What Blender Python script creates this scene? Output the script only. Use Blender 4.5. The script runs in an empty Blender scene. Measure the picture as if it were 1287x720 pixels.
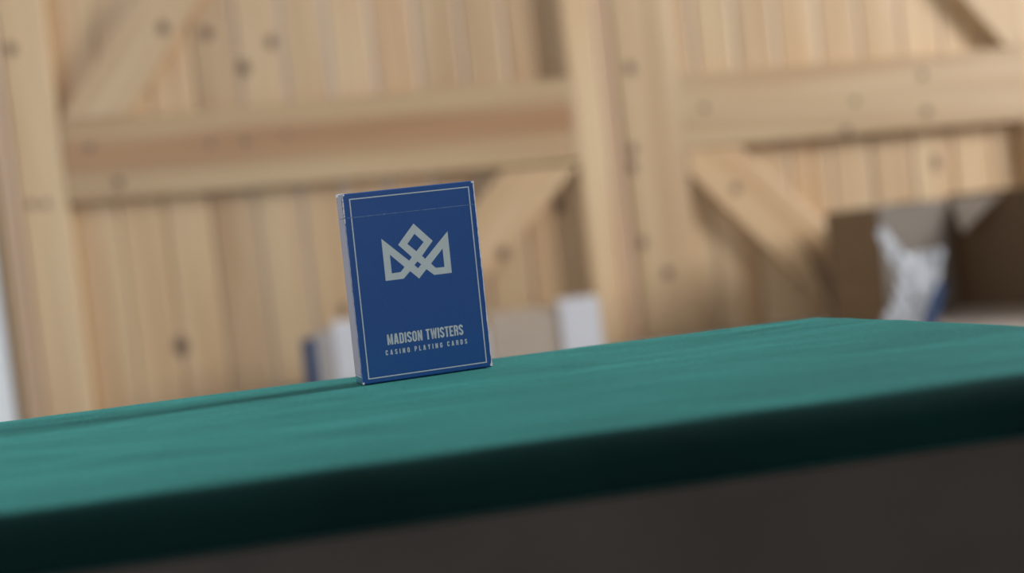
import bpy, bmesh, math, random
from mathutils import Vector, Matrix, noise
from mathutils.geometry import tessellate_polygon
random.seed(7)
S = bpy.context.scene
COL = S.collection
R = math.radians

# ------------------------------------------------------------------ camera
TZ = 0.72                                   # height of the green table top
roll, pitch = R(6.45), R(-3.0)
cam_d = bpy.data.cameras.new('camera')
cam = bpy.data.objects.new('camera', cam_d); COL.objects.link(cam)
F = Vector((0, math.cos(pitch), math.sin(pitch)))
U0 = Vector((0, -math.sin(pitch), math.cos(pitch))); R0 = Vector((1, 0, 0))
RX = math.cos(roll) * R0 - math.sin(roll) * U0
UX = math.sin(roll) * R0 + math.cos(roll) * U0
M = Matrix((RX, UX, -F)).transposed().to_4x4()
M.translation = Vector((0, 0, TZ + 0.0722))
cam.matrix_world = M
cam_d.sensor_width = 36.0
cam_d.lens = 1700.0 / 1287.0 * 36.0
cam_d.clip_start = 0.02
cam_d.dof.use_dof = True
cam_d.dof.focus_distance = 0.645
cam_d.dof.aperture_fstop = 3.9
S.camera = cam

# ------------------------------------------------------------------ world, light, exposure
w = bpy.data.worlds.new('world'); S.world = w; w.use_nodes = True
w.node_tree.nodes['Background'].inputs[0].default_value = (0.62, 0.76, 1.0, 1)
w.node_tree.nodes['Background'].inputs[1].default_value = 1.0
S.view_settings.view_transform = 'Standard'
S.view_settings.look = 'None'
S.view_settings.gamma = 1.0
S.view_settings.use_curve_mapping = False
S.view_settings.exposure = 0.0

PSI = R(6.0)                                # the room is turned six degrees to the lens
EU = Vector((math.cos(PSI), math.sin(PSI), 0)); EN = Vector((math.sin(PSI), -math.cos(PSI), 0))
P0 = Vector((0, 2.4, 0))
def W(u, d, z):                             # along the door wall, out of it, up
    return P0 + EU * u + EN * d + Vector((0, 0, z))
ROOM_L, ROOM_R, ROOM_D, ROOM_H = -0.868, 2.7, 4.4, 2.9
WIN = (0.95, 1.75, 1.2, 2.3)               # window in the right wall: d0, d1, z0, z1

FILL_WIN = (-0.55, 0.45, 1.55, 2.4)               # added fill window, unseen behind the camera: u0, u1, z0, z1

def area(name, loc, direction, sx, sy, power, color):
    l = bpy.data.lights.new(name, 'AREA'); l.shape = 'RECTANGLE'; l.size = sx; l.size_y = sy
    l.energy = power; l.color = color
    o = bpy.data.objects.new(name, l); COL.objects.link(o)
    o.location = loc; o.rotation_euler = direction.to_track_quat('-Z', 'Y').to_euler()
    return o
area('window_and_fill_light', W(ROOM_R + 0.12, (WIN[0] + WIN[1]) / 2, (WIN[2] + WIN[3]) / 2), -EU, 0.8, 1.1, 130.0, (0.93, 0.97, 1.0))
area('window_and_fill_light', W((FILL_WIN[0] + FILL_WIN[1]) / 2, ROOM_D + 0.12, (FILL_WIN[2] + FILL_WIN[3]) / 2), -EN, 0.95, 0.8, 19.5, (1.0, 0.96, 0.90))  # added fill lamp in the unseen window behind the camera

# ------------------------------------------------------------------ helpers
def link(name, bm, mats, parent=None, smooth=False):
    bmesh.ops.recalc_face_normals(bm, faces=bm.faces[:])
    me = bpy.data.meshes.new(name); bm.to_mesh(me); bm.free()
    for m in (mats if isinstance(mats, (list, tuple)) else [mats]): me.materials.append(m)
    if smooth:
        for p in me.polygons: p.use_smooth = True
    o = bpy.data.objects.new(name, me); COL.objects.link(o)
    if parent: o.parent = parent
    return o
def thing(name, label, cat, loc=(0, 0, 0), rz=0.0, group=None):
    o = bpy.data.objects.new(name, None); COL.objects.link(o)
    o.location = loc; o.rotation_euler = (0, 0, rz)
    o.empty_display_size = 0.05
    tag(o, label, cat, group); return o
def tag(o, label, cat, group=None):
    o['label'] = label; o['category'] = cat
    if group: o['group'] = group
def structure(o, label=None, cat=None):
    o['kind'] = 'structure'
    if label: o['label'] = label
    if cat: o['category'] = cat
    return o
def hexa(bm, pts, bev=0.0, seg=1):
    """eight points, four of one face then the four behind them"""
    vs = [bm.verts.new(p) for p in pts]
    fs = [(0, 1, 2, 3), (4, 7, 6, 5), (0, 4, 5, 1), (1, 5, 6, 2), (2, 6, 7, 3), (3, 7, 4, 0)]
    faces = [bm.faces.new([vs[i] for i in f]) for f in fs]
    bmesh.ops.recalc_face_normals(bm, faces=faces)
    if bev:
        es = {e for f in faces for e in f.edges}
        bmesh.ops.bevel(bm, geom=list(es), offset=bev, segments=seg, affect='EDGES', profile=0.5)
def box(bm, a, b, bev=0.0, seg=1):
    (x0, y0, z0), (x1, y1, z1) = a, b
    hexa(bm, [(x0, y0, z0), (x1, y0, z0), (x1, y0, z1), (x0, y0, z1), (x0, y1, z0), (x1, y1, z0), (x1, y1, z1), (x0, y1, z1)], bev, seg)
def prism(bm, poly, d0, d1, fn, bev=0.0):
    """polygon (a, b) swept from d0 to d1 through fn(a, d, b)"""
    f = [bm.verts.new(fn(a, d1, b)) for a, b in poly]
    k = [bm.verts.new(fn(a, d0, b)) for a, b in poly]
    faces = [bm.faces.new(f), bm.faces.new(k[::-1])]
    n = len(poly)
    for i in range(n):
        j = (i + 1) % n
        faces.append(bm.faces.new([f[j], f[i], k[i], k[j]]))
    bmesh.ops.recalc_face_normals(bm, faces=faces)
    if bev:
        bmesh.ops.bevel(bm, geom=list(faces[0].edges), offset=bev, segments=2, affect='EDGES', profile=0.5)

# ------------------------------------------------------------------ materials
def new_mat(name):
    m = bpy.data.materials.new(name); m.use_nodes = True
    nt = m.node_tree; return m, nt, nt.nodes['Principled BSDF']
def plain(name, col, rough=0.6, noise_amt=0.12, scale=60.0, bump=0.0, spec=0.5):
    m, nt, b = new_mat(name)
    tc = nt.nodes.new('ShaderNodeTexCoord'); n = nt.nodes.new('ShaderNodeTexNoise')
    n.inputs['Scale'].default_value = scale; n.inputs['Detail'].default_value = 4
    nt.links.new(tc.outputs['Object'], n.inputs['Vector'])
    r = nt.nodes.new('ShaderNodeValToRGB')
    r.color_ramp.elements[0].position = 0.3; r.color_ramp.elements[1].position = 0.7
    r.color_ramp.elements[0].color = (*[c * (1 - noise_amt) for c in col], 1)
    r.color_ramp.elements[1].color = (*[min(1, c * (1 + noise_amt)) for c in col], 1)
    nt.links.new(n.outputs['Fac'], r.inputs['Fac']); nt.links.new(r.outputs['Color'], b.inputs['Base Color'])
    b.inputs['Roughness'].default_value = rough
    b.inputs['Specular IOR Level'].default_value = spec
    if bump:
        bp = nt.nodes.new('ShaderNodeBump'); bp.inputs['Strength'].default_value = bump; bp.inputs['Distance'].default_value = 0.001
        nt.links.new(n.outputs['Fac'], bp.inputs['Height']); nt.links.new(bp.outputs['Normal'], b.inputs['Normal'])
    return m
def pine(name, light, dark, streak=None):
    """pine: UV x runs along the board, y across it, both in metres"""
    m, nt, b = new_mat(name); N = nt.nodes.new; L = nt.links.new
    uv = N('ShaderNodeTexCoord'); oi = N('ShaderNodeObjectInfo')
    add = N('ShaderNodeVectorMath'); add.operation = 'ADD'
    sc = N('ShaderNodeMath'); sc.operation = 'MULTIPLY'; sc.inputs[1].default_value = 37.0
    L(oi.outputs['Random'], sc.inputs[0]); L(uv.outputs['UV'], add.inputs[0]); L(sc.outputs[0], add.inputs[1])
    mp = N('ShaderNodeMapping'); mp.inputs['Scale'].default_value = (1.6, 42, 1); L(add.outputs[0], mp.inputs['Vector'])
    n1 = N('ShaderNodeTexNoise'); n1.inputs['Scale'].default_value = 1.0; n1.inputs['Detail'].default_value = 5; n1.inputs['Distortion'].default_value = 0.6
    L(mp.outputs[0], n1.inputs['Vector'])
    mp2 = N('ShaderNodeMapping'); mp2.inputs['Scale'].default_value = (1.2, 9, 1); L(add.outputs[0], mp2.inputs['Vector'])
    n2 = N('ShaderNodeTexNoise'); n2.inputs['Scale'].default_value = 1.0; n2.inputs['Detail'].default_value = 2; L(mp2.outputs[0], n2.inputs['Vector'])
    r1 = N('ShaderNodeValToRGB'); r1.color_ramp.elements[0].position = 0.3; r1.color_ramp.elements[1].position = 0.68
    r1.color_ramp.elements[0].color = (*dark, 1); r1.color_ramp.elements[1].color = (*light, 1)
    L(n1.outputs['Fac'], r1.inputs['Fac'])
    r2 = N('ShaderNodeValToRGB'); r2.color_ramp.elements[0].position = 0.35; r2.color_ramp.elements[1].position = 0.65
    r2.color_ramp.elements[0].color = (0.90, 0.80, 0.70, 1); r2.color_ramp.elements[1].color = (1.0, 1.0, 0.97, 1)
    L(n2.outputs['Fac'], r2.inputs['Fac'])
    mx = N('ShaderNodeMix'); mx.data_type = 'RGBA'; mx.blend_type = 'MULTIPLY'; mx.inputs['Factor'].default_value = 1.0
    L(r1.outputs['Color'], mx.inputs['A']); L(r2.outputs['Color'], mx.inputs['B'])
    # every board its own tone
    hv = N('ShaderNodeHueSaturation'); L(mx.outputs['Result'], hv.inputs['Color'])
    mr = N('ShaderNodeMapRange'); mr.inputs['To Min'].default_value = 0.86; mr.inputs['To Max'].default_value = 1.1
    L(oi.outputs['Random'], mr.inputs['Value']); L(mr.outputs[0], hv.inputs['Value'])
    out = hv.outputs['Color']
    if streak:                                  # reddish heartwood along the middle of the board
        sep = N('ShaderNodeSeparateXYZ'); L(uv.outputs['UV'], sep.inputs[0])
        ma = N('ShaderNodeMath'); ma.operation = 'ADD'; L(sep.outputs['Y'], ma.inputs[0])
        nz = N('ShaderNodeMath'); nz.operation = 'MULTIPLY_ADD'; L(n2.outputs['Fac'], nz.inputs[0]); nz.inputs[1].default_value = 0.03; nz.inputs[2].default_value = -0.015
        L(nz.outputs[0], ma.inputs[1])
        rr = N('ShaderNodeValToRGB'); e = rr.color_ramp.elements
        s0, s1, colr = streak
        rng = 0.2
        e[0].position = max(0, s0 / rng - 0.05); e[0].color = (0, 0, 0, 1)
        e[1].position = s0 / rng + 0.07; e[1].color = (1, 1, 1, 1)
        a = e.new(s1 / rng - 0.05); a.color = (1, 1, 1, 1)
        c = e.new(s1 / rng + 0.05); c.color = (0, 0, 0, 1)
        dv = N('ShaderNodeMath'); dv.operation = 'DIVIDE'; dv.inputs[1].default_value = rng
        L(ma.outputs[0], dv.inputs[0]); L(dv.outputs[0], rr.inputs['Fac'])
        m2 = N('ShaderNodeMix'); m2.data_type = 'RGBA'; m2.blend_type = 'MIX'
        fm = N('ShaderNodeMath'); fm.operation = 'MULTIPLY'; fm.inputs[1].default_value = 0.85
        L(rr.outputs['Color'], fm.inputs[0]); L(fm.outputs[0], m2.inputs['Factor'])
        L(out, m2.inputs['A'])
        m3 = N('ShaderNodeMix'); m3.data_type = 'RGBA'; m3.blend_type = 'MULTIPLY'; m3.inputs['Factor'].default_value = 1.0
        L(out, m3.inputs['A']); m3.inputs['B'].default_value = (*colr, 1)
        L(m3.outputs['Result'], m2.inputs['B']); out = m2.outputs['Result']
    L(out, b.inputs['Base Color'])
    b.inputs['Roughness'].default_value = 0.46
    b.inputs['Specular IOR Level'].default_value = 0.9
    bp = N('ShaderNodeBump'); bp.inputs['Strength'].default_value = 0.15; bp.inputs['Distance'].default_value = 0.001
    L(n1.outputs['Fac'], bp.inputs['Height']); L(bp.outputs['Normal'], b.inputs['Normal'])
    return m
PINE = pine('pine_board', (0.69, 0.50, 0.305), (0.55, 0.365, 0.20))
PINE_RAIL = pine('pine_rail_heartwood', (0.60, 0.42, 0.24), (0.48, 0.31, 0.16), (0.080, 0.126, (0.84, 0.66, 0.54)))
PINE_JAMB = pine('pine_jamb', (0.66, 0.47, 0.33), (0.54, 0.36, 0.23))
def knot_mat():
    m, nt, b = new_mat('pine_knot'); N = nt.nodes.new; L = nt.links.new
    uv = N('ShaderNodeTexCoord')
    ln = N('ShaderNodeVectorMath'); ln.operation = 'LENGTH'; L(uv.outputs['UV'], ln.inputs[0])
    r = N('ShaderNodeValToRGB'); e = r.color_ramp.elements
    e[0].position = 0.35; e[0].color = (0.11, 0.065, 0.042, 1); e[1].position = 1.0; e[1].color = (0.44, 0.29, 0.17, 1)
    L(ln.outputs['Value'], r.inputs['Fac']); L(r.outputs['Color'], b.inputs['Base Color'])
    b.inputs['Roughness'].default_value = 0.5
    return m
KNOT = knot_mat()
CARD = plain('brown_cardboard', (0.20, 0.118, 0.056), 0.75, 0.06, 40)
CARD_LIT = plain('lit_side_cardboard', (0.155, 0.122, 0.096), 0.75, 0.06, 40)  # card tone for the window-lit sides, light put into the colour
CARD_SHADED = plain('shaded_cardboard', (0.13, 0.075, 0.036), 0.8, 0.06, 40)  # card with shade put into the colour
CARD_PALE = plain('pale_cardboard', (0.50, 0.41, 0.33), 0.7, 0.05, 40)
WHITE_CARD = plain('white_card', (0.72, 0.72, 0.76), 0.55, 0.03, 30)
BLUE_CARD = plain('blue_card', (0.03, 0.09, 0.26), 0.5, 0.05, 30)
BLUE_DARK = plain('dark_blue_print', (0.012, 0.045, 0.13), 0.5, 0.05, 30)
GREY_CARD = plain('grey_card', (0.42, 0.38, 0.36), 0.6, 0.05, 30)
PLASTER = plain('white_plaster', (0.72, 0.78, 0.84), 0.8, 0.03, 12, 0.1)
DARKWALL = plain('dark_timber_wall', (0.24, 0.215, 0.20), 0.8, 0.1, 6)
CEIL = plain('ceiling_boards', (0.22, 0.19, 0.16), 0.9, 0.03, 8)
CONCRETE = plain('concrete_floor', (0.22, 0.20, 0.18), 0.75, 0.2, 3)
BENCH = plain('bench_wood', (0.34, 0.29, 0.255), 0.6, 0.08, 20)
TABLE = plain('dark_table_wood', (0.042, 0.034, 0.028), 0.6, 0.15, 25)
WORN = plain('worn_paper', (0.78, 0.78, 0.84), 0.7, 0.05, 400)

def velvet():
    m, nt, b = new_mat('green_velvet'); N = nt.nodes.new; L = nt.links.new
    tc = N('ShaderNodeTexCoord')
    mp = N('ShaderNodeMapping'); mp.inputs['Scale'].default_value = (9, 26, 9); L(tc.outputs['Object'], mp.inputs['Vector'])
    n = N('ShaderNodeTexNoise'); n.inputs['Scale'].default_value = 1.0; n.inputs['Detail'].default_value = 3; n.inputs['Distortion'].default_value = 0.5
    L(mp.outputs[0], n.inputs['Vector'])
    r = N('ShaderNodeValToRGB'); r.color_ramp.elements[0].position = 0.35; r.color_ramp.elements[1].position = 0.7
    r.color_ramp.elements[0].color = (0.001, 0.014, 0.0125, 1); r.color_ramp.elements[1].color = (0.0016, 0.019, 0.017, 1)
    L(n.outputs['Fac'], r.inputs['Fac']); L(r.outputs['Color'], b.inputs['Base Color'])
    b.inputs['Roughness'].default_value = 0.85
    b.inputs['Specular IOR Level'].default_value = 0.1
    mr = N('ShaderNodeMapRange'); mr.inputs['To Min'].default_value = 0.42; mr.inputs['To Max'].default_value = 0.80
    L(n.outputs['Fac'], mr.inputs['Value'])
    fib = N('ShaderNodeTexNoise'); fib.inputs['Scale'].default_value = 700; fib.inputs['Detail'].default_value = 3; L(tc.outputs['Object'], fib.inputs['Vector'])
    fr = N('ShaderNodeMapRange'); fr.inputs['From Min'].default_value = 0.3; fr.inputs['From Max'].default_value = 0.7; fr.inputs['To Min'].default_value = 0.72; fr.inputs['To Max'].default_value = 1.22
    L(fib.outputs['Fac'], fr.inputs['Value'])
    ml = N('ShaderNodeMath'); ml.operation = 'MULTIPLY'; L(mr.outputs[0], ml.inputs[0]); L(fr.outputs[0], ml.inputs[1])
    L(ml.outputs[0], b.inputs['Sheen Weight'])
    b.inputs['Sheen Roughness'].default_value = 0.27
    b.inputs['Sheen Tint'].default_value = (0.17, 0.80, 0.72, 1)
    f = N('ShaderNodeTexNoise'); f.inputs['Scale'].default_value = 2600; L(tc.outputs['Object'], f.inputs['Vector'])
    bp = N('ShaderNodeBump'); bp.inputs['Strength'].default_value = 0.5; bp.inputs['Distance'].default_value = 0.0004
    L(f.outputs['Fac'], bp.inputs['Height']); L(bp.outputs['Normal'], b.inputs['Normal'])
    return m
VELVET = velvet()
def card_gloss(name, col, rough, coat):
    m = plain(name, col, rough, 0.06, 900)
    b = m.node_tree.nodes['Principled BSDF']
    b.inputs['Coat Weight'].default_value = coat; b.inputs['Coat Roughness'].default_value = 0.12; b.inputs['Coat IOR'].default_value = 1.6
    return m
BLUE = card_gloss('blue_coated_card', (0.006, 0.080, 0.310), 0.45, 0.35)
BLUE_SIDE = card_gloss('blue_coated_side', (0.014, 0.07, 0.22), 0.3, 0.55)
INK = plain('pale_silver_ink', (0.57, 0.65, 0.67), 0.5, 0.03, 300)
CREASE = plain('worn_crease', (0.14, 0.24, 0.42), 0.7, 0.4, 900)
DARK = plain('dark_gap', (0.01, 0.012, 0.02), 0.9)
FRAME_PAINT = plain('white_window_paint', (0.75, 0.75, 0.74), 0.4)
METAL = plain('dark_hinge_metal', (0.05, 0.05, 0.05), 0.4)
PLASTIC, _nt, _b = new_mat('milky_plastic_film')
_b.inputs['Base Color'].default_value = (0.80, 0.81, 0.85, 1); _b.inputs['Roughness'].default_value = 0.2
_b.inputs['Transmission Weight'].default_value = 0.25; _b.inputs['IOR'].default_value = 1.3
_n = _nt.nodes.new('ShaderNodeTexNoise'); _n.inputs['Scale'].default_value = 40
_bp = _nt.nodes.new('ShaderNodeBump'); _bp.inputs['Strength'].default_value = 0.4
_nt.links.new(_n.outputs['Fac'], _bp.inputs['Height']); _nt.links.new(_bp.outputs['Normal'], _b.inputs['Normal'])

# ------------------------------------------------------------------ room shell
def wall_box(name, u0, u1, d0, d1, z0, z1, mat, parent=None, bev=0.0):
    bm = bmesh.new()
    hexa(bm, [W(u0, d1, z0), W(u1, d1, z0), W(u1, d1, z1), W(u0, d1, z1), W(u0, d0, z0), W(u1, d0, z0), W(u1, d0, z1), W(u0, d0, z1)], bev)
    o = link(name, bm, mat, parent)
    return o
T = 0.12
DOOR_TOP = 2.02
structure(wall_box('floor', ROOM_L - T, ROOM_R + T, -T - 0.05, ROOM_D + T, -0.1, 0.0, CONCRETE))
structure(wall_box('ceiling', ROOM_L - T, ROOM_R + T, -T - 0.05, ROOM_D + T, ROOM_H, ROOM_H + 0.1, CEIL))
structure(wall_box('wall_left', ROOM_L - T, ROOM_L, -T - 0.05, ROOM_D + T, 0.0, ROOM_H, PLASTER))
wn = bpy.data.objects.new('wall_near', None); COL.objects.link(wn); structure(wn)
wall_box('timber_panel', ROOM_L, FILL_WIN[0], ROOM_D, ROOM_D + T, 0.0, ROOM_H, DARKWALL, wn)
wall_box('timber_panel', FILL_WIN[1], ROOM_R, ROOM_D, ROOM_D + T, 0.0, ROOM_H, DARKWALL, wn)
wall_box('timber_panel', FILL_WIN[0], FILL_WIN[1], ROOM_D, ROOM_D + T, 0.0, FILL_WIN[2], DARKWALL, wn)
wall_box('timber_panel', FILL_WIN[0], FILL_WIN[1], ROOM_D, ROOM_D + T, FILL_WIN[3], ROOM_H, DARKWALL, wn)
wb = bpy.data.objects.new('wall_back', None); COL.objects.link(wb); structure(wb)
wall_box('plaster_panel', ROOM_L, ROOM_R, -T - 0.05, -0.02, DOOR_TOP + 0.06, ROOM_H, PLASTER, wb)
wall_box('plaster_panel', 1.13, ROOM_R, -T - 0.05, -0.02, 0.0, DOOR_TOP + 0.06, PLASTER, wb)
wr = bpy.data.objects.new('wall_right', None); COL.objects.link(wr); structure(wr)
wall_box('plaster_panel', ROOM_R, ROOM_R + T, -T - 0.05, WIN[0], 0.0, ROOM_H, DARKWALL, wr)
wall_box('plaster_panel', ROOM_R, ROOM_R + T, WIN[1], ROOM_D + T, 0.0, ROOM_H, DARKWALL, wr)
wall_box('plaster_panel', ROOM_R, ROOM_R + T, WIN[0], WIN[1], 0.0, WIN[2], DARKWALL, wr)
wall_box('plaster_panel', ROOM_R, ROOM_R + T, WIN[0], WIN[1], WIN[3], ROOM_H, DARKWALL, wr)
win = bpy.data.objects.new('window_1', None); COL.objects.link(win); structure(win)
for (a, b, c, d) in ((WIN[0], WIN[0] + 0.04, WIN[2], WIN[3]), (WIN[1] - 0.04, WIN[1], WIN[2], WIN[3]),
                     (WIN[0] + 0.04, WIN[1] - 0.04, WIN[2], WIN[2] + 0.04), (WIN[0] + 0.04, WIN[1] - 0.04, WIN[3] - 0.04, WIN[3])):
    wall_box('window_frame', ROOM_R + 0.03, ROOM_R + 0.08, a, b, c, d, FRAME_PAINT, win)

fill_window = bpy.data.objects.new('added_fill_window', None); COL.objects.link(fill_window); structure(fill_window)  # unseen window, added to carry the fill lamp
for (a, b, c, d) in ((FILL_WIN[0], FILL_WIN[0] + 0.04, FILL_WIN[2], FILL_WIN[3]), (FILL_WIN[1] - 0.04, FILL_WIN[1], FILL_WIN[2], FILL_WIN[3]),
                     (FILL_WIN[0] + 0.04, FILL_WIN[1] - 0.04, FILL_WIN[2], FILL_WIN[2] + 0.04), (FILL_WIN[0] + 0.04, FILL_WIN[1] - 0.04, FILL_WIN[3] - 0.04, FILL_WIN[3])):
    wall_box('window_frame', a, b, ROOM_D + 0.03, ROOM_D + 0.08, c, d, FRAME_PAINT, fill_window)

# ------------------------------------------------------------------ the two ledged and braced pine doors
def board(name, quad, d0, d1, mat, parent, bev=0.0025, along=0):
    """quad of (u, z) corners; UV x runs along the edge 0-1 (along=0) or 1-2 (along=1)"""
    bm = bmesh.new()
    prism(bm, quad, d0, d1, W, bev)
    bmesh.ops.recalc_face_normals(bm, faces=bm.faces[:])
    q = [Vector(p) for p in quad]
    o0 = q[0]; a = (q[1] - q[0]) if along == 0 else (q[3] - q[0]); a.normalize(); c = Vector((-a.y, a.x))
    if c.dot(sum(q, Vector((0, 0))) / 4 - o0) < 0: c = -c
    uvl = bm.loops.layers.uv.new('UVMap')
    for f in bm.faces:
        for l in f.loops:
            rel = l.vert.co - P0
            p = Vector((rel.dot(EU), rel.z)) - o0
            l[uvl].uv = (p.dot(a), p.dot(c) + rel.dot(EN))
    return link(name, bm, mat, parent)
def knot(u, z, d, r, parent, stretch=1.0):
    bm = bmesh.new(); uvl = bm.loops.layers.uv.new('UVMap')
    n = 18; rr = [r * (1 + 0.12 * noise.noise((u * 50 + 1.3 * math.cos(6.283 * i / n), z * 50 + 1.3 * math.sin(6.283 * i / n), 0))) for i in range(n)]
    rim = [bm.verts.new(W(u + rr[i] * math.cos(6.283 * i / n), d, z + stretch * rr[i] * math.sin(6.283 * i / n))) for i in range(n)]
    mid = [bm.verts.new(W(u + .8 * rr[i] * math.cos(6.283 * i / n), d + 0.0006, z + .8 * stretch * rr[i] * math.sin(6.283 * i / n))) for i in range(n)]
    cen = bm.verts.new(W(u, d + 0.0006, z))
    def uvof(v):
        if v is cen: return (0, 0)
        if v in rim: i = rim.index(v); k = 1.0
        else: i = mid.index(v); k = 0.8
        return (k * math.cos(6.283 * i / n), k * math.sin(6.283 * i / n))
    for i in range(n):
        j = (i + 1) % n
        for vs in ((rim[i], rim[j], mid[j], mid[i]), (mid[i], mid[j], cen)):
            f = bm.faces.new(vs)
            for l in f.loops: l[uvl].uv = uvof(l.vert)
    return link('knot', bm, KNOT, parent, True)

PT, FT = 0.0, 0.030                           # plank face and frame face
def make_door(name, u0, u1, pieces, knots):
    root = bpy.data.objects.new(name, None); COL.objects.link(root); root.location = (0, 0, 0); structure(root)
    planks = []
    n = round((u1 - u0) / 0.075); wd = (u1 - u0) / n
    for i in range(n):
        a, b = u0 + i * wd + 0.0006, u0 + (i + 1) * wd - 0.0006
        o = board('plank', [(a, 0.02), (b, 0.02), (b, DOOR_TOP), (a, DOOR_TOP)], -0.018, PT, PINE, root, 0.006, 1)
        planks.append((a, b, o))
    made = {}
    for key, nm, quad, mat, along, d0, d1 in pieces:
        made[key] = board(nm, quad, d0, d1, mat, root, 0.003, along)
    for key, u, z, r, st in knots:
        if key == 'plank':
            o = next(p for a, b, p in planks if a - 0.001 <= u <= b + 0.001)
            knot(u, z, PT + 0.0001, r * 1.15, o, st)
        else: knot(u, z, FT + 0.0001, r * 1.15, made[key], st)
    return root
d1 = make_door('door_1', -0.818, 0.192, [
    ('ls', 'stile', [(-0.818, 0.02), (-0.742, 0.02), (-0.732, DOOR_TOP), (-0.814, DOOR_TOP)], PINE, 1, PT, FT),
    ('rs', 'stile', [(0.1405, 0.02), (0.192, 0.02), (0.192, DOOR_TOP), (0.136, DOOR_TOP)], PINE, 1, PT, FT),
    ('mr', 'rail', [(-0.738, 0.896), (0.139, 0.874), (0.137, 1.020), (-0.735, 1.034)], PINE_RAIL, 0, PT, FT),
    ('tr', 'rail', [(-0.735, 1.87), (0.136, 1.86), (0.136, DOOR_TOP), (-0.733, DOOR_TOP)], PINE, 0, PT, FT),
    ('br', 'rail', [(-0.741, 0.02), (0.1405, 0.02), (0.1405, 0.16), (-0.741, 0.17)], PINE, 0, PT, FT),
    ('ub', 'brace', [(-0.735, 1.0345), (-0.620, 1.0325), (0.03, 1.862), (-0.075, 1.868)], PINE, 1, PT, FT),
    ('lb', 'brace', [(-0.720, 0.168), (-0.595, 0.165), (0.139, 0.868), (0.006, 0.874)], PINE, 1, PT, FT),
], [('ub', -0.544, 1.173, .010, 1.2), ('plank', -0.476, 1.162, .010, 1.3), ('plank', -0.368, 1.136, .009, 1.4), ('plank', -0.42, 1.097, .010, 1.4),
    ('mr', -0.65, 0.921, .009, 1.1), ('plank', -0.584, 0.631, .013, 1.5), ('ls', -0.796, 0.901, .007, 1.2), ('ls', -0.772, 0.899, .006, 1.2),
    ('lb', -0.013, 0.728, .010, 1.3), ('ls', -0.797, 1.162, .009, 1.3), ('plank', 0.098, 0.80, .010, 1.8), ('mr', -0.43, 0.968, .008, 1.0), ('mr', -0.49, 0.97, .007, 1.0), ('mr', -0.36, 0.972, .006, 1.0),
    ('mr', -0.69, 0.985, .008, 1.0), ('plank', -0.30, 0.66, .008, 1.6)])
d2 = make_door('door_2', 0.222, 1.064, [
    ('ls', 'stile', [(0.222, 0.02), (0.336, 0.02), (0.326, DOOR_TOP), (0.222, DOOR_TOP)], PINE, 1, PT, FT),
    ('rs', 'stile', [(0.972, 0.02), (1.064, 0.02), (1.064, DOOR_TOP), (0.972, DOOR_TOP)], PINE, 1, PT, FT),
    ('mr', 'rail', [(0.3305, 0.874), (0.972, 0.858), (0.972, 0.993), (0.330, 1.006)], PINE, 0, PT, FT),
    ('tr', 'rail', [(0.327, 1.86), (0.972, 1.86), (0.972, DOOR_TOP), (0.326, DOOR_TOP)], PINE, 0, PT, FT),
    ('br', 'rail', [(0.335, 0.02), (0.972, 0.02), (0.972, 0.16), (0.335, 0.16)], PINE, 0, PT, FT),
    ('ub', 'brace', [(0.942, 0.9945), (0.972, 0.994), (0.972, 1.12), (0.42, 1.859), (0.334, 1.859), (0.334, 1.80)], PINE, 1, PT, FT),
    ('lb', 'brace', [(0.333, 0.830), (0.915, 0.163), (0.970, 0.163), (0.970, 0.28), (0.428, 0.870), (0.333, 0.873)], PINE, 0, PT, FT),
], [('ls', 0.248, 1.026, .009, 1.5), ('ls', 0.237, 0.883, .008, 1.5), ('ls', 0.2335, 0.853, .008, 1.5), ('ls', 0.237, 0.718, .008, 1.6), ('ls', 0.275, 0.66, .010, 1.2),
    ('mr', 0.373, 0.943, .007, 1.0), ('mr', 0.65, 0.926, .007, 1.0), ('mr', 0.78, 0.959, .007, 1.2), ('mr', 0.629, 0.873, .010, 1.0),
    ('mr', 0.781, 0.894, .009, 1.0), ('lb', 0.415, 0.794, .009, 1.0), ('plank', 0.802, 0.801, .008, 2.2)])
# frame post beside the hinges, with a rebate, and a head and right post
tp = bpy.data.objects.new('trim_1', None); COL.objects.link(tp); structure(tp)
wall_box('post', -0.843, -0.820, -0.03, 0.036, 0.0, DOOR_TOP + 0.06, PINE_JAMB, tp, 0.003)
wall_box('rebate', ROOM_L, -0.843, -0.03, 0.014, 0.0, DOOR_TOP + 0.06, PINE, tp)
tm = bpy.data.objects.new('trim_3', None); COL.objects.link(tm); structure(tm)
wall_box('meeting_strip', 0.1935, 0.2205, -0.034, 0.0270, 0.0, DOOR_TOP, PINE_JAMB, tm, 0.003)
th = bpy.data.objects.new('trim_2', None); COL.objects.link(th); structure(th)
wall_box('head', -0.8195, 1.13, -0.03, 0.03, DOOR_TOP + 0.004, DOOR_TOP + 0.06, PINE_JAMB, th, 0.003)
wall_box('post', 1.067, 1.13, -0.03, 0.036, 0.0, DOOR_TOP + 0.003, PINE_JAMB, th, 0.003)

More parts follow.
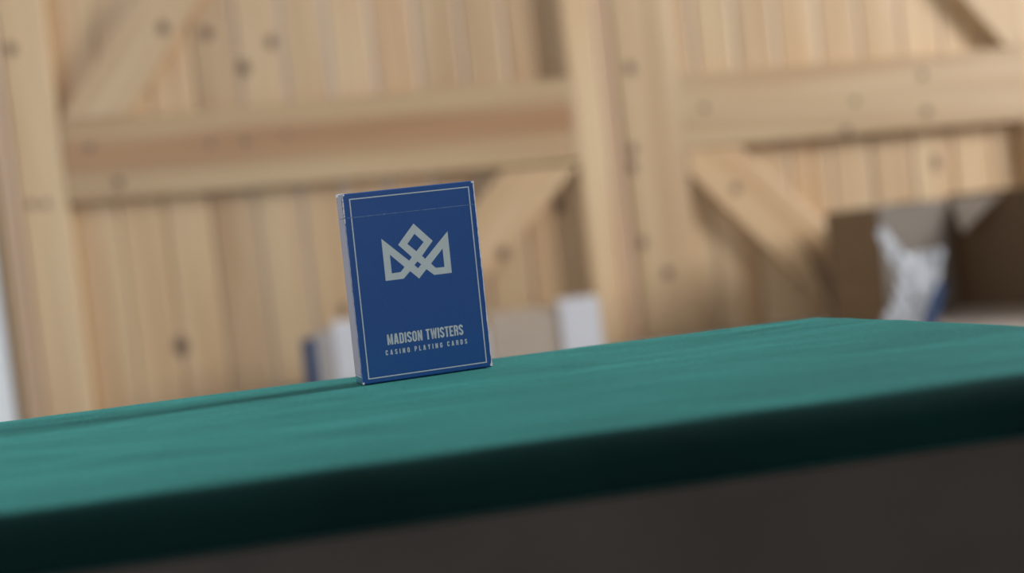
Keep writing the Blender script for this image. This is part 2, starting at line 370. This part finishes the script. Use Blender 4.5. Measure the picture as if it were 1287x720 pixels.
# ------------------------------------------------------------------ table and green cloth
def rounded_outline(corners, rads, step=0.004, seg=10):
    out = []
    n = len(corners)
    for i in range(n):
        p, a, b = Vector(corners[i]), Vector(corners[i - 1]), Vector(corners[(i + 1) % n]); r = rads[i]
        da, db = (a - p).normalized(), (b - p).normalized()
        ang = da.angle(db); t = r / math.tan(ang / 2)
        s, e = p + da * t, p + db * t
        bis = (da + db).normalized(); c = p + bis * (r / math.sin(ang / 2))
        v0, v1 = s - c, e - c
        th0 = math.atan2(v0.y, v0.x); dth = math.atan2(v1.y, v1.x) - th0
        while dth > math.pi: dth -= 2 * math.pi
        while dth < -math.pi: dth += 2 * math.pi
        for k in range(seg + 1):
            th = th0 + dth * k / seg; out.append(c + Vector((math.cos(th), math.sin(th))) * r)
    res = []
    for i in range(len(out)):
        p, q = out[i], out[(i + 1) % len(out)]
        m = max(1, int((q - p).length / step))
        for k in range(m): res.append(p.lerp(q, k / m))
    return res
corners = [(-0.62, 0.333), (0.278, 0.459), (0.166, 0.731), (-0.62, 0.614)]
def wr_h(x, y):                                # soft unevenness of the nap
    h = 0.0005 * noise.noise((x * 9, y * 22, 0)) + 0.00035 * noise.noise((x * 25, y * 60, 3))
    k = math.exp(-((x - 0.14) / 0.05) ** 2 - ((y - 0.70) / 0.03) ** 2)
    return h + k * 0.0014 * max(0, noise.noise((x * 30, y * 160, 9)))
out = rounded_outline(corners, [0.03, 0.02, 0.016, 0.02])
cen = sum(out, Vector((0, 0))) / len(out)
N = len(out)
nrm = []
for i in range(N):
    t = (out[(i + 1) % N] - out[i - 1]).normalized(); nrm.append(Vector((t.y, -t.x)))
if (out[0] - cen).dot(nrm[0]) < 0: nrm = [-v for v in nrm]
bm = bmesh.new(); rings = []
er = 0.011                                      # edge radius of the cloth over the board
prof = [(-er * (1 - math.sin(a)), -er * (1 - math.cos(a))) for a in [R(x) for x in (0, 12, 24, 36, 48, 60, 72, 84, 90)]] + [(0.0, -0.0145), (0.0003, -0.0180), (-0.0012, -0.0195), (-0.003, -0.019)]
for k in list(range(1, 27)):
    s = k / 27; s = 1 - (1 - s) ** 1.3
    rings.append([bm.verts.new((*(cen.lerp(out[i] + nrm[i] * (-er), s)), 0)) for i in range(N)])
for off, dz in prof:
    rings.append([bm.verts.new((*(out[i] + nrm[i] * off), dz)) for i in range(N)])
c0 = bm.verts.new((*cen, 0))
for i in range(N):
    j = (i + 1) % N
    bm.faces.new((c0, rings[0][i], rings[0][j]))
    for a, b in zip(rings, rings[1:]): bm.faces.new((a[i], b[i], b[j], a[j]))
for v in bm.verts:
    if v.co.z > -0.007:
        fl = math.exp(-(((v.co.x + 0.05) / 0.08) ** 2 + ((v.co.y - 0.65) / 0.03) ** 2))   # flat under the card box
        v.co.z += wr_h(v.co.x, v.co.y) * (1 - fl)
table = thing('table', 'low table covered with dark green velvet cloth, carrying the blue card box', 'table', (-0.2, 0.55, 0))
cloth = link('cloth_cover', bm, VELVET, table, True); cloth.location = (0.2, -0.55, TZ)
cloth['label'] = 'dark green velvet cloth stretched over the table top'
table_in = [c + (cen - c).normalized() * 0.009 for c in [Vector(q) for q in corners]]
def tf(a, d, b): return Vector((a + 0.2, b - 0.55, d))
bm = bmesh.new(); prism(bm, [tuple(v) for v in table_in], TZ - 0.0205, TZ - 0.0065, tf); link('table_top', bm, TABLE, table)
low = [c + (cen - c).normalized() * 0.010 for c in [Vector(q) for q in corners]]
bm = bmesh.new(); prism(bm, [tuple(v) for v in low], TZ - 0.13, TZ - 0.021, tf); link('apron', bm, TABLE, table)
for c in corners:
    p = Vector(c) + (cen - Vector(c)).normalized() * 0.06
    bm = bmesh.new(); box(bm, (p.x - 0.02 + 0.2, p.y - 0.02 - 0.55, 0), (p.x + 0.02 + 0.2, p.y + 0.02 - 0.55, TZ - 0.1305), 0.003); link('leg', bm, TABLE, table)

# ------------------------------------------------------------------ card box
BW, BH, BD = 0.0644, 0.0905, 0.0182
deck = thing('card_box', 'small blue playing card box with pale crown emblem standing on green cloth', 'card box', (-0.0751, 0.6356, TZ + 0.0004), R(16.0))
LID = 0.0790
# corner fudge: the worn carton leans a trifle out of square
def warp(p):
    x, y, z = p; s = z / BH
    return Vector((x + 0.0007 * s - 0.0003 * (1 - s), y, z + 0.0011 * (x / BW) * (1 - s) * 0))
def carton(z0, z1, name, inset=0.0):
    bm = bmesh.new()
    box(bm, (inset, inset, z0), (BW - inset, BD - inset, z1))
    bmesh.ops.recalc_face_normals(bm, faces=bm.faces[:])
    vert = [e for e in bm.edges if abs(e.verts[0].co.z - e.verts[1].co.z) > 0.001]
    bmesh.ops.bevel(bm, geom=vert, offset=0.0007, segments=3, affect='EDGES', profile=0.5)
    hor = [e for e in bm.edges if e.is_manifold and abs(e.verts[0].co.z - e.verts[1].co.z) < 1e-6 and (abs(e.verts[0].co.z) < 1e-6 or abs(e.verts[0].co.z - BH) < 1e-6) and len({round(f.normal.z, 1) for f in e.link_faces}) > 1]
    bmesh.ops.bevel(bm, geom=hor, offset=0.0006, segments=2, affect='EDGES', profile=0.5)
    for f in bm.faces:
        f.material_index = 1 if f.normal.x < -0.8 else 0
    for v in bm.verts: v.co = warp(v.co)
    o = link(name, bm, [BLUE, BLUE_SIDE], deck)
    return o
carton(0, LID - 0.00012, 'carton_body'); carton(LID + 0.00012, BH, 'lid')
bm = bmesh.new(); box(bm, (0.0005, 0.0005, LID - 0.002), (BW - 0.0005, BD - 0.0005, LID + 0.002))
for v in bm.verts: v.co = warp(v.co)
link('inner_sleeve', bm, DARK, deck)
EPS = -0.00004
def front(x, z, lift=0.0): return warp((x / 1000, EPS - lift, z / 1000))   # millimetres on the front face
def flat(name, polys, mat, parent, th=0.00003):
    """polys: list of outlines with holes, in mm on the front face; thin printed film"""
    bm = bmesh.new()
    for loops in polys:
        flatpts = [p for l in loops for p in l]
        vs = [bm.verts.new(front(*p)) for p in flatpts]
        for t in tessellate_polygon([[Vector((p[0], p[1], 0)) for p in l] for l in loops]):
            try: bm.faces.new([vs[i] for i in t])
            except ValueError: pass
    me_o = link(name, bm, mat, parent); return me_o
crown_out = [(16.4, 67.65), (28.7, 55.75), (30.1, 57.4), (24.15, 63.9), (32.6, 73.1), (41.05, 63.9), (35.1, 57.4), (36.5, 55.75), (48.8, 67.65), (48.8, 47.6), (40.1, 47.6), (36.6, 50.8), (32.6, 46.8), (28.6, 50.8), (25.1, 47.6), (16.4, 47.6)]
holes = [[(19.7, 59.7), (26.1, 53.15), (24.0, 50.9), (19.7, 50.8)], [(45.5, 59.7), (45.5, 50.8), (41.2, 50.9), (39.1, 53.15)],
         [(32.6, 68.2), (36.6, 63.8), (32.6, 59.85), (28.65, 63.8)], [(32.6, 55.0), (34.3, 53.4), (32.6, 51.7), (30.95, 53.4)]]
flat('crown_emblem', [[crown_out] + holes], INK, deck)
def rect(x0, z0, x1, z1): return [(x0, z0), (x1, z0), (x1, z1), (x0, z1)]
def frame(x0, z0, x1, z1, t): return [[rect(x0, z0, x1, z0 + t)], [rect(x0, z1 - t, x1, z1)], [rect(x0, z0 + t, x0 + t, z1 - t)], [rect(x1 - t, z0 + t, x1, z1 - t)]]
bt = 0.52
flat('border_line', [[rect(3.1, 2.3, 61.6, 2.3 + bt)], [rect(3.1, 2.3 + bt, 3.1 + bt, 78.85)], [rect(61.6 - bt, 2.3 + bt, 61.6, 78.85)]], INK, deck)
flat('border_line', [[rect(3.1, 87.9 - bt, 61.6, 87.9)], [rect(3.1, 79.15, 3.1 + bt, 87.9 - bt)], [rect(61.6 - bt, 79.15, 61.6, 87.9 - bt)]], INK, deck)

# lettering: condensed capitals drawn with strokes, (width, list of polylines) in a box one unit high
def stroke(poly, t, closed=False):
    """thick polyline to quads with mitred joints"""
    pts = [Vector(p) for p in poly]; n = len(pts); L_, R_ = [], []
    for i in range(n):
        a = pts[i - 1] if (closed or i > 0) else None; b = pts[(i + 1) % n] if (closed or i < n - 1) else None
        d1 = (pts[i] - a).normalized() if a is not None else None; d2 = (b - pts[i]).normalized() if b is not None else None
        if d1 is None: d1 = d2
        if d2 is None: d2 = d1
        n1, n2 = Vector((-d1.y, d1.x)), Vector((-d2.y, d2.x)); m = (n1 + n2)
        m = m.normalized() if m.length > 1e-6 else n1
        k = min(2.2, 1 / max(0.2, m.dot(n1)))
        L_.append(pts[i] + m * (t / 2 * k)); R_.append(pts[i] - m * (t / 2 * k))
    qs = []
    for i in range(n if closed else n - 1):
        j = (i + 1) % n; qs.append([tuple(L_[i]), tuple(R_[i]), tuple(R_[j]), tuple(L_[j])])
    return qs
def glyph(ch, w_, h_, t):
    i = t / 2; x0, x1, y0, y1 = i, w_ - i, i, h_ - i; c = min(w_, h_) * 0.22; m = h_ / 2
    oct_ = [(x0 + c, y0), (x1 - c, y0), (x1, y0 + c), (x1, y1 - c), (x1 - c, y1), (x0 + c, y1), (x0, y1 - c), (x0, y0 + c)]
    G = {
     'I': [([(w_ / 2, 0), (w_ / 2, h_)], 0)],
     'M': [([(x0, 0), (x0, h_)], 0), ([(x1, 0), (x1, h_)], 0), ([(x0 + i * .3, h_ - i * .4), (w_ / 2, h_ * .12), (x1 - i * .3, h_ - i * .4)], 0)],
     'W': [([(x0, h_), (x0 + w_ * .16, 0)], 0), ([(x1, h_), (x1 - w_ * .16, 0)], 0), ([(x0 + w_ * .16, i * .6), (w_ / 2, h_ * .92), (x1 - w_ * .16, i * .6)], 0)],
     'A': [([(x0, 0), (w_ / 2 - i * .4, h_)], 0), ([(x1, 0), (w_ / 2 + i * .4, h_)], 0), ([(x0 + w_ * .1, h_ * .26), (x1 - w_ * .1, h_ * .26)], 0)],
     'D': [([(x0, y0), (x1 - c, y0), (x1, y0 + c), (x1, y1 - c), (x1 - c, y1), (x0, y1)], 1)],
     'O': [(oct_, 1)],
     'S': [([(x0, h_ * .28), (x0, y0 + c), (x0 + c, y0), (x1 - c, y0), (x1, y0 + c), (x1, h_ * .36), (x0, h_ * .64), (x0, y1 - c), (x0 + c, y1), (x1 - c, y1), (x1, y1 - c), (x1, h_ * .72)], 0)],
     'C': [([(x1, h_ * .33), (x1, y0 + c), (x1 - c, y0), (x0 + c, y0), (x0, y0 + c), (x0, y1 - c), (x0 + c, y1), (x1 - c, y1), (x1, y1 - c), (x1, h_ * .67)], 0)],
     'G': [([(w_ / 2, h_ * .48), (x1, h_ * .48), (x1, y0 + c), (x1 - c, y0), (x0 + c, y0), (x0, y0 + c), (x0, y1 - c), (x0 + c, y1), (x1 - c, y1), (x1, y1 - c), (x1, h_ * .70)], 0)],
     'N': [([(x0, 0), (x0, h_)], 0), ([(x1, 0), (x1, h_)], 0), ([(x0 + i * .2, h_ - i * .3), (x1 - i * .2, i * .3)], 0)],
     'T': [([(0, y1), (w_, y1)], 0), ([(w_ / 2, 0), (w_ / 2, y1)], 0)],
     'E': [([(w_, y0), (x0, y0), (x0, y1), (w_, y1)], 0), ([(x0, m), (w_ * .86, m)], 0)],
     'L': [([(x0, h_), (x0, y0), (w_, y0)], 0)],
     'P': [([(x0, 0), (x0, y1), (x1 - c, y1), (x1, y1 - c), (x1, m * .88 + c), (x1 - c, m * .88), (x0, m * .88)], 0)],
     'R': [([(x0, 0), (x0, y1), (x1 - c, y1), (x1, y1 - c), (x1, m + c), (x1 - c, m), (x0, m)], 0), ([(x1 - c, m), (x1, m - c), (x1, 0)], 0)],
     'Y': [([(x0, h_), (w_ / 2, h_ * .42)], 0), ([(x1, h_), (w_ / 2, h_ * .42)], 0), ([(w_ / 2, h_ * .46), (w_ / 2, 0)], 0)],
    }
    qs = []
    for pl, cl in G[ch]: qs += stroke(pl, t, bool(cl))
    return qs
WID = {'M': 1.28, 'W': 1.5, 'I': 0.46, 'T': 0.92, 'E': 0.88, 'L': 0.85, 'A': 1.08, 'N': 1.06}
def word(text, x0, x1, z0, h_, base_w, t):
    ws = [t * 1.0 if ch == 'I' else base_w * WID.get(ch, 1.0) for ch in text]
    gap = (x1 - x0 - sum(ws)) / (len(text) - 1); x = x0; polys = []
    for ch, w_ in zip(text, ws):
        for q in glyph(ch, w_, h_, t): polys.append([[(x + a, z0 + b) for a, b in q]])
        x += w_ + gap
    return polys
flat('title_lettering', word('MADISON', 14.1, 31.2, 17.25, 5.05, 2.15, 0.78) + word('TWISTERS', 33.0, 51.4, 17.3, 5.05, 2.1, 0.78), INK, deck)
flat('subtitle_lettering', word('CASINO', 12.7, 24.4, 12.5, 2.4, 1.15, 0.42) + word('PLAYING', 26.8, 40.5, 12.6, 2.4, 1.15, 0.42) + word('CARDS', 42.9, 52.8, 12.75, 2.4, 1.15, 0.42), INK, deck)
# worn white edges: ragged slivers along corners and the lid seam
def ragged(name, p, q, t0, t1, n, seed, mat, nx=(0, -1, 0)):
    rnd = random.Random(seed); bm = bmesh.new(); p, q = Vector(p), Vector(q); d = (q - p).normalized(); side = d.cross(Vector(nx)).normalized()
    prev = None
    for i in range(n + 1):
        c = p.lerp(q, i / n); t = rnd.uniform(t0, t1)
        a = bm.verts.new(warp(c - side * t)); b = bm.verts.new(warp(c + side * t * 0.4))
        if prev: bm.faces.new((prev[0], prev[1], b, a))
        prev = (a, b)
    return link(name, bm, mat, deck)
e = -0.00006
ragged('worn_seam', (0.0010, e, LID), (BW - 0.0010, e, LID), 0.00012, 0.00030, 60, 1, CREASE)
ragged('worn_edge', (BW - 0.0004, e - .00002, 0.0008), (BW - 0.0004, e - .00002, BH - 0.0015), 0.00020, 0.00045, 60, 2, WORN)
ragged('worn_edge', (0.0002, e - .00002, LID - 0.0025), (0.0002, e - .00002, BH - 0.0012), 0.0001, 0.0006, 26, 3, WORN)
ragged('worn_edge', (0.0002, e - .00002, 0.0006), (0.0002, e - .00002, LID - 0.003), 0.00003, 0.00012, 50, 4, WORN)
def corner_patch(cx, cz, r, seed):
    rnd = random.Random(seed); bm = bmesh.new(); c = bm.verts.new(warp((cx, e - .00003, cz))); vs = []
    for i in range(9):
        a = 6.283 * i / 9; rr = r * rnd.uniform(.6, 1.1); vs.append(bm.verts.new(warp((min(BW - .0001, max(.0001, cx + rr * math.cos(a))), e - .00003, min(BH - .0002, max(.0002, cz + rr * math.sin(a)))))))
    for i in range(9): bm.faces.new((c, vs[i], vs[(i + 1) % 9]))
    link('worn_corner', bm, WORN, deck)
corner_patch(BW - 0.0007, BH - 0.0007, 0.0009, 5); corner_patch(BW - 0.0006, 0.0012, 0.0011, 6)
corner_patch(0.0006, BH - 0.0006, 0.0007, 7); corner_patch(0.0006, 0.0007, 0.0007, 8)
# line printed round the foot of the side and worn back top corner
bm = bmesh.new()
box(bm, (-0.00006, 0.0012, 0.0035), (0.00002, BD - 0.0012, 0.0040))
for v in bm.verts: v.co = warp(v.co)
link('side_line', bm, INK, deck)
bm = bmesh.new()                                # dark slit where the lid's side flap has worked loose
gp = [(0.0013, BH - 0.0030), (0.0030, BH - 0.0022), (0.0016, LID - 0.001), (0.0008, LID - 0.004)]
vs = [bm.verts.new(warp((-0.00008, y, z))) for y, z in gp]; bm.faces.new(vs); link('lid_slit', bm, DARK, deck)
bm = bmesh.new(); box(bm, (-0.0001, BD - 0.006, BH - 0.0012), (0.004, BD - 0.0004, BH + 0.0005), 0.0003)
for v in bm.verts: v.co = warp(v.co)
link('tuck_tab', bm, WORN, deck)

# ------------------------------------------------------------------ bench by the doors and what lies on it
BZ = 0.545
bench = thing('workbench', 'long low grey-brown workbench in front of the pine doors', 'workbench', tuple(W(0.4, 0.33, 0)), PSI)
def bf(a, b, c, d, z0, z1, nm, bev=0.003):
    bm = bmesh.new(); box(bm, (a, b, z0), (c, d, z1), bev); return link(nm, bm, BENCH, bench)
bf(-0.85, -0.28, 0.85, 0.28, BZ - 0.04, BZ, 'bench_top')
for sx in (-1, 1):
    for sy in (-1, 1): bf(sx * 0.80 - 0.03, sy * 0.24 - 0.03, sx * 0.80 + 0.03, sy * 0.24 + 0.03, 0, BZ - 0.0405, 'leg')
# open brown carton
def walls_carton(root, P, A, B, h, th, mats):
    """open carton: corner P, sides A and B (2D vectors), four walls and a floor as panels"""
    a, b = Vector(A), Vector(B); an, bn = a.normalized(), b.normalized(); P = Vector(P)
    def panel(nm, p, q, nin, z0, z1, mat):
        bm = bmesh.new(); pi, qi = p + nin * th, q + nin * th
        hexa(bm, [(*p, z0), (*q, z0), (*q, z1), (*p, z1), (*pi, z0), (*qi, z0), (*qi, z1), (*pi, z1)])
        return link(nm, bm, mat, root)
    panel('side_panel', P, P + a, bn, 0, h, mats[0])
    panel('side_panel', P + b, P + b + a, -bn, 0, h, mats[0])
    panel('side_panel', P + bn * (th + .0003), P + b - bn * (th + .0003), an, 0, h, mats[1])
    panel('side_panel', P + a + bn * (th + .0003), P + a + b - bn * (th + .0003), -an, 0, h, mats[1])
    bm = bmesh.new(); c = [P + an * th + bn * th, P + a - an * th + bn * th, P + a + b - an * th - bn * th, P + b + an * th - bn * th]
    hexa(bm, [(*c[0], 0.0), (*c[1], 0.0), (*c[2], 0.0), (*c[3], 0.0), (*c[0], th), (*c[1], th), (*c[2], th), (*c[3], th)]); link('bottom_panel', bm, mats[0], root)
def card_sheet(nm, pts, th, mat, root):
    v = [Vector(p) for p in pts]; n = (v[1] - v[0]).cross(v[2] - v[0]).normalized() * th
    bm = bmesh.new(); f = [bm.verts.new(p) for p in v]; k = [bm.verts.new(p + n) for p in v]
    bm.faces.new(f); bm.faces.new(k[::-1])
    for i in range(len(v)):
        j = (i + 1) % len(v); bm.faces.new((f[j], f[i], k[i], k[j]))
    return link(nm, bm, mat, root)
A0 = Vector((0.6055, 2.2, BZ + 0.0005))
ca = thing('cardboard_box', 'open brown cardboard box with spread flaps, one filling in shade, on the bench, corner towards camera', 'cardboard box', A0)
walls_carton(ca, (0, 0), (0.152, 0.11), (-0.065, 0.09), 0.191, 0.003, [CARD_LIT, CARD])  # lit sides and shaded sides of one carton coloured separately
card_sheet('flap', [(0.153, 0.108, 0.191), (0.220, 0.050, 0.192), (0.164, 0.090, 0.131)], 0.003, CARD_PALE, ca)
card_sheet('flap', [(-0.1065, 0.13, 0.1575), (-0.0665, 0.0915, 0.085), (-0.0665, 0.0915, 0.02)], 0.003, CARD_SHADED, ca)  # folded flap, widened as a dark sheet standing in for shade
C0 = Vector((0.768, 2.36, BZ + 0.0005))
cc = thing('cardboard_box', 'brown cardboard box with painted-in shade behind the plastic bag at the right edge', 'cardboard box', C0)
walls_carton(cc, (0, 0), (0.29, -0.39), (0.0815, 0.0606), 0.195, 0.003, [CARD_SHADED, CARD])  # long sides turned from the window, their shade painted into the card
# crumpled plastic bag with blue print
bag = thing('plastic_bag', 'crumpled white plastic bag with a blue stripe leaning on the open box', 'plastic bag', (0.625, 2.08, BZ + 0.0005))
def film(nm, rails, nu, nv, amp, mat, parent, seed):
    """crumpled film between two edge polylines (left, right), pleated and creased, half a millimetre thick"""
    le, ri = [[Vector(p) for p in r] for r in rails]
    def along(pl, s):
        k = s * (len(pl) - 1); i = min(int(k), len(pl) - 2); return pl[i].lerp(pl[i + 1], k - i)
    bm = bmesh.new(); g = []
    for a in range(nv + 1):
        row = []
        for b in range(nu + 1):
            s, t = a / nv, b / nu
            p = along(le, s).lerp(along(ri, s), t)
            q = Vector((p.x * 55, p.z * 28, seed))
            ridge = 1 - 2 * abs(noise.noise(q)) - abs(noise.noise(q * 2.3))
            p.y -= amp * ridge; p.x += amp * .5 * noise.noise(q * 1.7 + Vector((9, 0, 0))); p.z = max(0.0, p.z + amp * .5 * noise.noise(q * 1.4 + Vector((0, 7, 0))))
            row.append(bm.verts.new(p))
        g.append(row)
    for a in range(nv):
        for b in range(nu): bm.faces.new((g[a][b], g[a][b + 1], g[a + 1][b + 1], g[a + 1][b]))
    o = link(nm, bm, mat, parent)
    md = o.modifiers.new('thickness', 'SOLIDIFY'); md.thickness = 0.0005
    return o
film('bag_body', ([(-0.066, 0.0, 0.0), (-0.058, 0.0, 0.03), (-0.034, 0.006, 0.07), (-0.020, 0.014, 0.118)],
                  [(-0.006, -0.004, 0.0), (0.006, 0.0, 0.03), (0.030, 0.004, 0.07), (0.048, 0.014, 0.122)]), 26, 40, 0.012, PLASTIC, bag, 3)
film('bag_handle', ([(-0.026, 0.016, 0.085), (-0.040, 0.018, 0.118), (-0.056, 0.022, 0.155)],
                    [(0.002, 0.016, 0.098), (-0.022, 0.018, 0.130), (-0.040, 0.022, 0.165)]), 10, 26, 0.006, PLASTIC, bag, 8)
film('blue_stripe', ([(-0.008, -0.016, 0.0), (0.006, -0.014, 0.035), (0.022, -0.012, 0.070)],
                     [(0.012, -0.016, 0.0), (0.026, -0.014, 0.035), (0.037, -0.012, 0.074)]), 8, 20, 0.003, BLUE_DARK, bag, 5)
# cartons in the middle
cm = thing('carton', 'low tan carton with a white end behind the card box, right of it', 'carton', (-0.045, 2.22, BZ + 0.0005))
bm = bmesh.new(); box(bm, (0, 0, 0), (0.118, 0.09, 0.085), 0.001); link('carton_body', bm, CARD_PALE, cm)
bm = bmesh.new(); box(bm, (0.1185, -0.004, 0), (0.183, 0.094, 0.096), 0.001); link('white_end', bm, WHITE_CARD, cm)
cw = thing('parcel', 'white paper parcel partly hidden behind the blue card box', 'parcel', (-0.302, 2.22, BZ + 0.0005))
bm = bmesh.new(); hexa(bm, [(0, 0, 0), (0.252, 0, 0), (0.252, 0, 0.061), (0, 0, 0.105), (0, 0.06, 0), (0.252, 0.06, 0), (0.252, 0.06, 0.061), (0, 0.06, 0.105)], 0.002); link('parcel_body', bm, WHITE_CARD, cw)
cb = thing('booklet_stack', 'grey and blue booklets leaning left of the white parcel', 'booklets', (-0.355, 2.22, BZ + 0.0005))
bm = bmesh.new(); box(bm, (0, 0.0, 0), (0.022, 0.06, 0.081), 0.001); link('blue_booklet', bm, BLUE_DARK, cb)
bm = bmesh.new(); box(bm, (0.0225, 0, 0), (0.0525, 0.06, 0.091), 0.001); link('grey_booklet', bm, GREY_CARD, cb)
